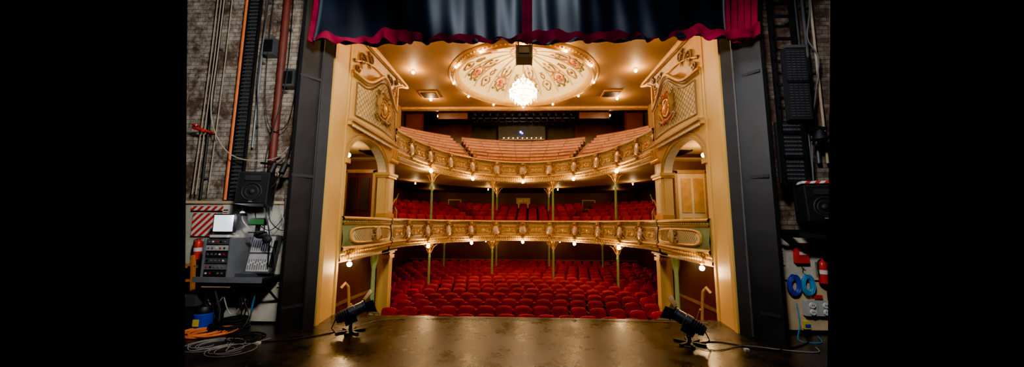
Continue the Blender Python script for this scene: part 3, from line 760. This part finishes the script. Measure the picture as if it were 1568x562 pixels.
def extinguisher(x,y,z,s=1):
    mb=MB([redp]); mb.lathe((x,y,z),[(0,0),(.07,0),(.075,.02),(.075,.36),(.06,.41),(.025,.44),(.025,.47),(0,.47)],redp,18)
    mb.lathe((x,y,z),[(.0765,.18),(.0765,.26)],white,18)
    mb.bbox(x-.02,x+.09,y-.015,y+.015,z+.48,z+.5,black); mb.bbox(x-.02,x+.08,y-.015,y+.015,z+.45,z+.465,black)
    mb.tube([(x-.02,y,z+.46),(x-.09,y-.02,z+.42),(x-.1,y-.02,z+.25),(x-.09,y-.02,z+.12)],.012,black,6)
    mb.bbox(x-.05,x+.05,y+.07,y+.10,z+.1,z+.4,grey)
    c=Vector((x,y,z)); mb.v=[tuple(c+(Vector(v)-c)*s) for v in mb.v]
    mb.build('fire_extinguisher')
extinguisher(-5.86,5.88,1.12,.8); extinguisher(5.06,5.88,.84,.85)
def pipe(name,x,y,z0,z1,r,m,n=10,extra=True):
    mb=MB([m]); mb.cyl((x,y,z0),(x,y,z1),r,m,n)
    if extra:
        z=z0+.4
        while z<z1: mb.bbox(x-r*1.4,x+r*1.4,y,6.08,z,z+.04,dgrey); z+=1.3
    mb.build(name)
pipe('orange_conduit',-5.55,5.99,2.2,8,.035,orange)
pipe('red_pipe',-4.72,5.98,2.6,8,.065,rust)
pipe('black_conduit',-6.05,6.0,2.2,8,.02,black); pipe('black_conduit',-5.15,6.0,3.2,8,.018,grey); pipe('black_conduit',-4.35,6.0,2.6,8,.03,black); pipe('black_conduit',-4.15,5.9,.3,8,.02,blackm)
mb=MB([black])
for x in(-5.46,-5.24): mb.bbox(x-.015,x+.015,5.93,5.99,2.2,8,black)
z=2.2
while z<8: mb.bbox(-5.46,-5.24,5.94,5.96,z,z+.03,dgrey); mb.bbox(-5.44,-5.26,5.965,5.975,z,z+.06,black); z+=.075
for k in range(6): mb.cyl((-5.42+.03*k,5.97,2.2),(-5.42+.03*k,5.97,8),.011,black,5)
mb.build('cable_ladder_tray',False)
def rope(pts,r,m,name='hanging_cable',n=5,res=10):
    P=[Vector(p) for p in pts]; out=[]
    for i in range(len(P)-1):
        a=P[max(0,i-1)];b=P[i];c=P[i+1];d=P[min(len(P)-1,i+2)]
        for k in range(res):
            t=k/res; out.append(.5*((2*b)+(c-a)*t+(2*a-5*b+4*c-d)*t*t+(3*b-a-3*c+d)*t**3))
    out.append(P[-1]); mb=MB([m]); mb.tube(out,r,m,n); return mb.build(name)
rope([(-5.95,5.9,8),(-5.95,5.9,5.2),(-5.9,5.85,3.9),(-5.6,5.8,3.25),(-5.2,5.8,2.95),(-4.6,5.85,2.95),(-4.3,5.85,3.2)],.011,ropem)
rope([(-4.9,5.9,8),(-4.95,5.9,5),(-4.85,5.9,3.8),(-4.6,5.9,3.5),(-4.35,5.9,4.2),(-4.3,5.9,8)],.008,black)
rope([(-5.0,5.9,8),(-5.05,5.9,6),(-5.1,5.9,4.6),(-5.0,5.9,3.6),(-4.9,5.85,2.8)],.009,black)
rope([(-4.2,5.9,7),(-4.3,5.85,5),(-4.25,5.8,3.4),(-4.35,5.7,2.6),(-4.5,5.6,2.2),(-4.35,5.6,1.6),(-4.4,5.7,1.0)],.012,black)
for x in(-6.15,-6.08,-5.85): rope([(x,5.95,8),(x+.02,5.95,5),(x-.02,5.95,2.3)],.010,ropem,'rope',res=3)
rope([(-4.55,5.9,6.5),(-4.5,5.85,4.5),(-4.7,5.8,3.0),(-4.62,5.8,2.2),(-4.6,5.8,1.4)],.01,black)
for k in range(9):
    x0=random.uniform(-5.4,-4.5); x1=x0+random.uniform(-.4,.4); x1=max(-5.5,min(-4.45,x1)); zz=random.uniform(.15,.5)
    rope([(x0,5.72,.85),(x0+.05,5.72,zz+.2),((x0+x1)/2,5.75,zz-.1),(x1,5.8,.5),(x1+.05,5.9,.84)],.010,[black,black,blackm,wcab,lblue][k%5])
for k in range(4):
    x0=-5.1+.25*k; rope([(x0,5.85,2.05),(x0+.1,5.8,1.8),(x0+.35,5.8,1.65),(x0+.5,5.9,1.9),(x0+.45,5.95,2.3)],.008,[wcab,black,black,lgrey][k])
for x,z in((-4.5,4.55),(-4.95,5.2)):
    mb=MB([grey]); mb.bbox(x-.1,x+.1,5.9,6.08,z-.17,z+.17,dgrey); mb.bbox(x-.08,x+.08,5.88,5.9,z-.12,z+.12,black); mb.build('junction_box',False)
mb=MB([redp]); mb.cyl((-6.2,5.85,3.55),(-6.0,5.85,3.5),.03,redp); mb.cyl((-6.0,5.85,3.5),(-6.0,6.08,3.5),.025,redp); mb.torus((0,0,0),.05,.012,redp,T=Matrix.Translation((-6.1,5.8,3.58))); mb.build('hydrant_valve')
mb=MB([black]); mb.cyl((-4.7,5.7,2.85),(-4.0,5.7,2.78),.022,black); mb.cyl((-4.0,5.7,2.78),(-4.0,5.95,2.78),.02,black)
for x in(-4.45,-4.25): mb.cyl((x,5.7,2.83),(x,5.62,2.65),.05,black)
mb.build('lighting_boom_arm')
mb=MB([wboard]); mb.slab([(-6.28,.95),(-4.45,.95),(-4.4,2.14),(-6.38,2.18)],'y',6.0,6.06,wboard); mb.slab([(-5.35,.04),(-4.3,.04),(-4.3,1.2),(-5.35,1.2)],'y',5.99,6.05,wboard)
mb.slab([(-6.18,.04),(-5.35,.04),(-5.35,1.2),(-6.25,1.2)],'y',6.01,6.06,darkb)
mb.bbox(-6.3,-4.4,5.96,6.0,2.13,2.18,ply); mb.build('painted_backboard',False)
mb=MB([hazardm]); mb.box((-5.90,5.97,1.74),(.42,.02,.42),hazardm); mb.bbox(-6.15,-5.55,5.95,5.99,2.0,2.08,hazardm); mb.build('hazard_sign',False)
mb=MB([black]); mb.bbox(-5.5,-4.32,5.5,6.0,.82,.86,blackm); mb.bbox(-5.5,-4.32,5.48,5.5,.79,.88,grey)
for x in(-5.45,-4.38): mb.tube([(x,5.98,.4),(x,5.55,.82)],.02,black,6)
mb.bbox(-5.4,-4.9,5.55,5.95,.70,.73,ply); mb.bbox(-4.85,-4.6,5.56,5.8,.86,.93,dgrey); mb.build('prompt_desk_shelf',False)
def monitor(x,y,z,w,h,m,name,rx=0):
    T=Matrix.Translation((x,y,z))@Matrix.Rotation(rx,4,'Z'); mb=MB([black]); mb.bbox(-w/2,w/2,-.02,.03,-h/2,h/2,black,T=T); mb.bbox(-w/2+.02,w/2-.02,-.025,-.02,-h/2+.02,h/2-.02,m,T=T)
    mb.bbox(-.03,.03,.0,.04,-h/2-.12,-h/2,black,T=T); mb.bbox(-.1,.1,-.06,.1,-h/2-.13,-h/2-.11,black,T=T); mb.build(name,False)
monitor(-5.18,5.62,1.77,.38,.32,screen,'video_monitor')
monitor(-4.62,5.65,1.80,.30,.13,screeng,'cue_display')
mb=MB([grey]); mb.bbox(-5.40,-4.96,5.55,5.95,.86,.88,black)
for s in(-5.40,-4.96): mb.bbox(s-.01,s+.01,5.52,5.95,.86,1.52,grey)
for k in range(6):
    z=.89+.105*k; mb.bbox(-5.38,-4.98,5.54,5.9,z,z+.085,[blackm,grey,dgrey,blackm,lgrey,dgrey][k])
    for j in range(5): mb.bbox(-5.35+.07*j,-5.325+.07*j,5.53,5.54,z+.03,z+.055,[white,redp,black,grey,grey,grey][(j+k)%6])
mb.bbox(-5.36,-5.05,5.56,5.8,1.53,1.57,white); mb.build('equipment_rack',False)
mb=MB([lgrey]); T=Matrix.Translation((-4.60,5.82,1.24))@Matrix.Rotation(-.2,4,'X')@Matrix.Scale(.74,4); mb.bbox(-.31,.31,-.06,.10,-.46,.44,dgrey,T=T); mb.bbox(-.27,.27,-.07,-.06,-.42,-.02,lgrey,T=T); mb.bbox(-.27,.27,-.07,-.06,.02,.40,lgrey,T=T)
for j in range(9):
    mb.bbox(-.24+.055*j,-.225+.055*j,-.09,-.07,-.28+.03*(j%3),-.24+.03*(j%3),white,T=T); mb.bbox(-.24+.055*j,-.228+.055*j,-.075,-.07,.06,.30,dgrey,T=T); mb.bbox(-.24+.055*j,-.23+.055*j,-.075,-.07,-.38,-.14,black,T=T)
mb.bbox(.28,.34,-.1,-.06,-.3,.3,black,T=T)
mb.build('lighting_control_desk',False)
mb=MB([blackm])
mb.sph((-4.5,5.6,1.58),(.12,.06,.07),blackm); mb.sph((-4.38,5.6,1.5),(.08,.05,.07),blackm); mb.torus((-4.5,5.58,1.62),.09,.012,black)
mb.tube([(-4.4,5.58,1.45),(-4.25,5.6,1.35),(-4.2,5.6,1.0),(-4.35,5.6,.88)],.008,black,5); mb.build('headset')
for x,z in((-4.33,1.62),(-4.32,1.3),(-5.5,2.02),(-4.35,.75)):
    mb=MB([white]); mb.bbox(x-.06,x+.06,5.965,5.98,z-.11,z+.09,white); mb.bbox(x-.045,x+.045,5.96,5.965,z-.02,z,black); mb.bbox(x-.045,x+.035,5.96,5.965,z-.06,z-.045,redp); mb.build('paper_notice',False)
mb=MB([white]); mb.cyl((-4.95,5.9,1.95),(-4.95,5.75,1.95),.02,grey); mb.sph((-4.95,5.7,1.95),.035,screen); mb.lathe((-4.95,5.7,1.95),[(.05,.0),(.08,-.04),(.09,-.05)],black,12); sl=mb.build('desk_lamp')
light('POINT',(-4.95,5.58,1.87),9,(.85,.85,1),sl,.04,'lamp_light',g=1)
mb=MB([ply])
for x in(-5.98,-5.76): mb.slab([(x,0.01),(x+.04,0.01),(x-.12+.04,1.2),(x-.12,1.2)],'y',5.78,5.84,wood)
for k in range(4): mb.bbox(-5.98-.025*k,-5.73-.025*k,5.79,5.83,.2+.27*k,.24+.27*k,wood)
mb.build('wooden_stepladder',False)
mb=MB([blue]); c=Vector((-5.42,5.68,.02)); mb.lathe(c,[(0,0),(.16,0),(.17,.05),(.17,.28),(.15,.30)],blue,20); mb.lathe(c,[(.15,.30),(.16,.36),(.12,.44),(0,.46)],black,20); mb.bbox(-5.48,-5.36,5.50,5.52,.08,.22,yellow)
mb.tube([(-5.51,5.68,.42),(-5.42,5.68,.54),(-5.33,5.68,.42)],.014,black,6); mb.tube([(-5.42,5.68,.46),(-5.35,5.6,.75),(-5.1,5.55,.8),(-4.95,5.55,.4),(-4.9,5.5,.05)],.022,blackm,8)
mb.v=[tuple(c+(Vector(v)-c)*.78) for v in mb.v]; mb.build('vacuum_cleaner')
mb=MB([black]); mb.bbox(-5.85,-5.58,5.68,5.97,.0,.35,black); mb.bbox(-5.82,-5.6,5.66,5.68,.05,.3,blackm); mb.bbox(-5.8,-5.62,5.7,5.92,.35,.55,dgrey); mb.build('equipment_case',False)
def coil(name,c,R,r,m,turns,jit=.03,T=None):
    mb=MB([m]); pts=[]
    ph=[random.uniform(0,6) for _ in range(4)]
    for k in range(turns*18):
        a=2*pi*k/18; rr=R*(1+jit*3*sin(a*.37+ph[0])+jit*sin(a*1.3+ph[1]))
        p=Vector((rr*cos(a)+jit*R*4*sin(a*.11+ph[2]),rr*sin(a)*.9,r+r*1.6*(.5+.5*sin(a*.21+ph[3]))*1.5))
        pts.append((T@p) if T else p+Vector(c))
    mb.tube(pts,r,m,5); mb.build(name)
coil('black_cable_coil',(-4.95,5.68,0),.24,.022,black,10); coil('black_cable_coil',(-4.9,5.7,.09),.19,.020,black,6); coil('orange_extension_lead',(-5.08,5.42,0),.26,.012,orange,8,jit=.08); coil('black_cable_coil',(-5.15,5.8,0),.16,.014,black,6)
coil('white_cable_coil',(-4.5,4.95,0),.24,.005,wcab,4,jit=.12); coil('white_cable_coil',(-4.15,4.75,0),.22,.005,wcab,3,jit=.12); coil('black_cable_coil',(-4.35,5.25,0),.2,.008,black,4,jit=.1)
VT=lambda x,y,z:Matrix.Translation((x,y,z))@Matrix.Rotation(pi/2,4,'X')@Matrix.Diagonal((.75,1.45,1,1))
coil('hanging_blue_cable',None,.105,.007,blue,20,T=VT(4.60,5.93,.80),jit=.07); coil('hanging_light_blue_cable',None,.105,.007,lblue,20,T=VT(4.83,5.93,.80),jit=.07)
rope([(-4.8,5.9,.85),(-4.8,5.75,.5),(-4.65,5.7,.2),(-4.6,5.5,.01),(-4.3,5.2,.01),(-3.9,5.1,.01),(-3.4,5.3,.01),(-2.9,5.75,.01)],.009,black,'floor_cable')
rope([(-4.9,4.95,.01),(-4.6,4.7,.01),(-4.3,4.95,.01),(-4.1,4.7,.01),(-4.0,5.0,.01),(-3.9,5.25,.01)],.006,wcab,'floor_cable')
rope([(2.4,5.25,.01),(2.8,5.1,.01),(3.3,5.3,.01),(3.8,5.15,.01),(4.2,5.1,.01),(4.35,5.3,.01)],.007,wcab,'floor_cable')
rope([(2.5,5.3,.01),(3.0,5.45,.01),(3.5,5.15,.01),(3.85,5.2,.01),(4.4,5.5,.01),(4.6,5.8,.01)],.009,black,'floor_cable')
rope([(4.6,5.9,.5),(4.5,5.75,.2),(4.35,5.6,.01),(4.6,5.5,.01),(4.8,5.8,.01)],.008,lblue,'floor_cable')
rope([(-2.9,5.75,.01),(-2.6,6.3,.01),(-1.5,6.5,.01),(.5,6.55,.01),(2.5,6.5,.01),(3.4,6.45,.01)],.005,wcab,'floor_cable')
mb=MB([white]); mb.bbox(-3.95,-3.89,5.0,5.05,0,.03,white); mb.build('tape_marker',False)
mb=MB([white]); mb.bbox(3.2,3.26,5.1,5.15,0,.03,white); mb.build('tape_marker',False)

# right side wall kit
mb=MB([wboard]); mb.bbox(4.15,5.20,6.0,6.06,.9,1.68,wboard); mb.bbox(4.40,5.18,5.98,6.05,.05,.90,ply); mb.bbox(4.2,5.20,5.94,6.06,.88,.92,ply); mb.build('painted_backboard',False)
mb=MB([white]); mb.bbox(4.36,4.52,5.97,5.99,1.12,1.46,white)
for k in range(5): mb.bbox(4.38,4.50,5.965,5.97,1.18+.055*k,1.195+.055*k,[black,redp,black,redp,black][k])
mb.build('warning_sign',False)
mb=MB([redp]); mb.slab([(4.68,1.16),(4.90,1.16),(4.89,1.46),(4.69,1.46)],'y',5.92,5.99,redp); mb.slab([(4.67,1.44),(4.91,1.44),(4.91,1.50),(4.67,1.50)],'y',5.91,5.99,redp); mb.bbox(4.74,4.85,5.91,5.92,1.30,1.35,white)
mb.tube([(4.76,5.9,1.16),(4.74,5.9,1.08),(4.8,5.9,1.04)],.008,black,5); mb.build('fire_blanket_pouch',False)
def outlet(x,z):
    mb=MB([lgrey]); mb.bbox(x-.1,x+.1,5.9,5.98,z-.12,z+.12,lgrey)
    for dz in(-.055,.055):
        mb.lathe((0,0,0),[(0,.02),(.045,.02),(.05,0)],white,14,T=Matrix.Translation((x,5.89,z+dz))@Matrix.Rotation(pi/2,4,'X')); mb.bbox(x-.018,x-.01,5.865,5.872,z+dz-.01,z+dz+.015,black); mb.bbox(x+.01,x+.018,5.865,5.872,z+dz-.01,z+dz+.015,black)
    mb.build('power_outlet',False)
outlet(4.84,.42); outlet(5.06,.42)
mb=MB([yellow]); mb.bbox(4.72,4.82,5.93,5.98,.08,.2,yellow); mb.bbox(4.73,4.81,5.92,5.93,.11,.16,blue); mb.bbox(4.94,5.06,5.93,5.98,.58,.63,redp); mb.build('wall_label',False)
mb=MB([black]); mb.bbox(4.25,5.0,5.6,5.66,1.68,1.73,black); mb.bbox(4.5,4.56,5.6,6.0,1.6,1.73,black); mb.bbox(4.5,4.9,5.55,5.65,1.60,1.68,blackm); mb.cyl((4.73,5.7,1.73),(4.73,5.6,1.9),.03,black); mb.build('speaker_shelf_bracket',False)
mb=MB([black])
for x in(4.35,4.72): mb.bbox(x-.03,x+.03,5.57,5.61,2.45,8,black)
z=2.5
while z<8: mb.bbox(4.35,4.72,5.57,5.60,z,z+.05,blackp); z+=.42
mb.bbox(4.30,4.80,5.62,5.66,2.5,3.55,blackm)
for k in range(14):
    for j in range(7): mb.bbox(4.34+.062*j,4.38+.062*j,5.60,5.62,2.56+.07*k,2.59+.07*k,dgrey)
mb.bbox(4.44,4.80,5.46,5.56,3.55,4.80,blackm)
for k in range(26):
    for j in range(4): mb.bbox(4.47+.08*j,4.52+.08*j,5.45,5.46,3.60+.045*k,3.615+.045*k,dgrey)
mb.bbox(4.44,4.80,5.44,5.46,4.8,4.85,dgrey); mb.bbox(4.44,4.80,5.44,5.46,4.18,4.23,blackp)
mb.build('perforated_steel_cable_duct',False)
for x,r,m in((5.02,.03,black),(5.12,.02,dgrey),(5.25,.03,dgrey),(4.2,.035,blackm),(5.4,.02,ropem)): pipe('steel_conduit',x,5.95,2.6 if x<5.2 else 2.9,8,r,m)
rope([(5.25,5.85,8),(5.3,5.85,6),(5.15,5.8,5.2),(5.3,5.8,4.8),(5.2,5.8,4.2),(5.05,5.8,3.4),(4.9,5.7,2.5)],.010,grey)
mb=MB([blackm]); mb.lathe((5.0,5.6,3.30),[(0,.1),(.06,.1),(.1,.0),(.12,-.06)],black,14); mb.bbox(4.9,5.1,5.55,5.7,3.4,3.45,black); mb.cyl((5.0,5.6,3.4),(5.0,6.0,3.55),.02,black); mb.build('work_lamp')
# ---------------------------------------------------------------- floor stage lights
def stagelight(x,y,rz,tilt):
    mb=MB([black]); B=Matrix.Translation((x,y,0))@Matrix.Rotation(rz,4,'Z')@Matrix.Scale(.93,4)
    for a in(.4,-.4,pi/2): mb.box((0,0,.02),(.48,.05,.03),black,rz=a,T=B)
    mb.cyl((0,0,.02),(0,0,.12),.03,black,T=B)
    mb.tube([(-.16,0,.34),(-.16,0,.14),(-.12,0,.12),(.12,0,.12),(.16,0,.14),(.16,0,.34)],.014,black,6,T=B)
    H=B@Matrix.Translation((0,0,.34))@Matrix.Rotation(tilt,4,'X')
    C=H@Matrix.Rotation(-pi/2,4,'X')
    mb.lathe((0,0,0),[(0,-.26),(.07,-.26),(.09,-.22),(.10,-.05),(.11,-.04),(.11,.06),(.10,.07),(.10,.2),(.11,.21),(.11,.25)],mgrey,20,T=C)
    for k in range(5): mb.torus((0,0,-.2+.035*k),.10,.007,black,20,5,T=C)
    mb.lathe((0,0,.2),[(0,.02),(.06,.015),(.10,0)],glass,20,T=C)
    mb.torus((0,0,.25),.12,.014,black,20,6,T=C)
    for a in range(4):
        D=H@Matrix.Rotation(a*pi/2,4,'Y')@Matrix.Translation((0,.26,.12))@Matrix.Rotation(.55 if a%2==0 else .9,4,'X')
        w=.12 if a%2==0 else .09
        mb.add([(-w,0,0),(w,0,0),(w*1.25,.18,0),(-w*1.25,.18,0),(-w,0,.006),(w,0,.006),(w*1.25,.18,.006),(-w*1.25,.18,.006)],BOXF,black,T=D)
    for s in(-1,1): mb.sph((s*.15,0,0),.03,black,T=H)
    mb.bbox(-.07,.07,-.15,.05,-.17,-.10,black,T=H)
    mb.tube([(0,-.26,0),(.05,-.36,-.1),(.1,-.3,-.28),(.15,-.1,-.33)],.01,black,5,T=H)
    mb.build('stage_spotlight')
stagelight(-2.84,5.62,-1.0,.35); stagelight(2.55,5.38,.95,.45)

# ---------------------------------------------------------------- added fill lights, unseen above the stage
light('SPOT',(-1.3,2.0,4.6),1800,(1,.95,.88),None,.25,'left_fill_light',aim=(-5.6,6.0,3.2),spot=1.4,g=1)  # added out of view to brighten the left wall and its kit
light('SPOT',(1.3,2.0,4.6),1200,(1,.96,.92),None,.25,'right_fill_light',aim=(5.5,6.0,2.8),spot=1.3,g=1)  # added out of view to brighten the right wall and its kit
light('AREA',(0,2.2,7.6),200,(.72,.83,1),None,1.2,'overhead_fill_light',aim=(0,5.2,4.6),g=1)  # added out of view to light the drape and stage floor
try:
    scene.view_settings.look='AgX - Punchy'
except Exception as e: print(e)
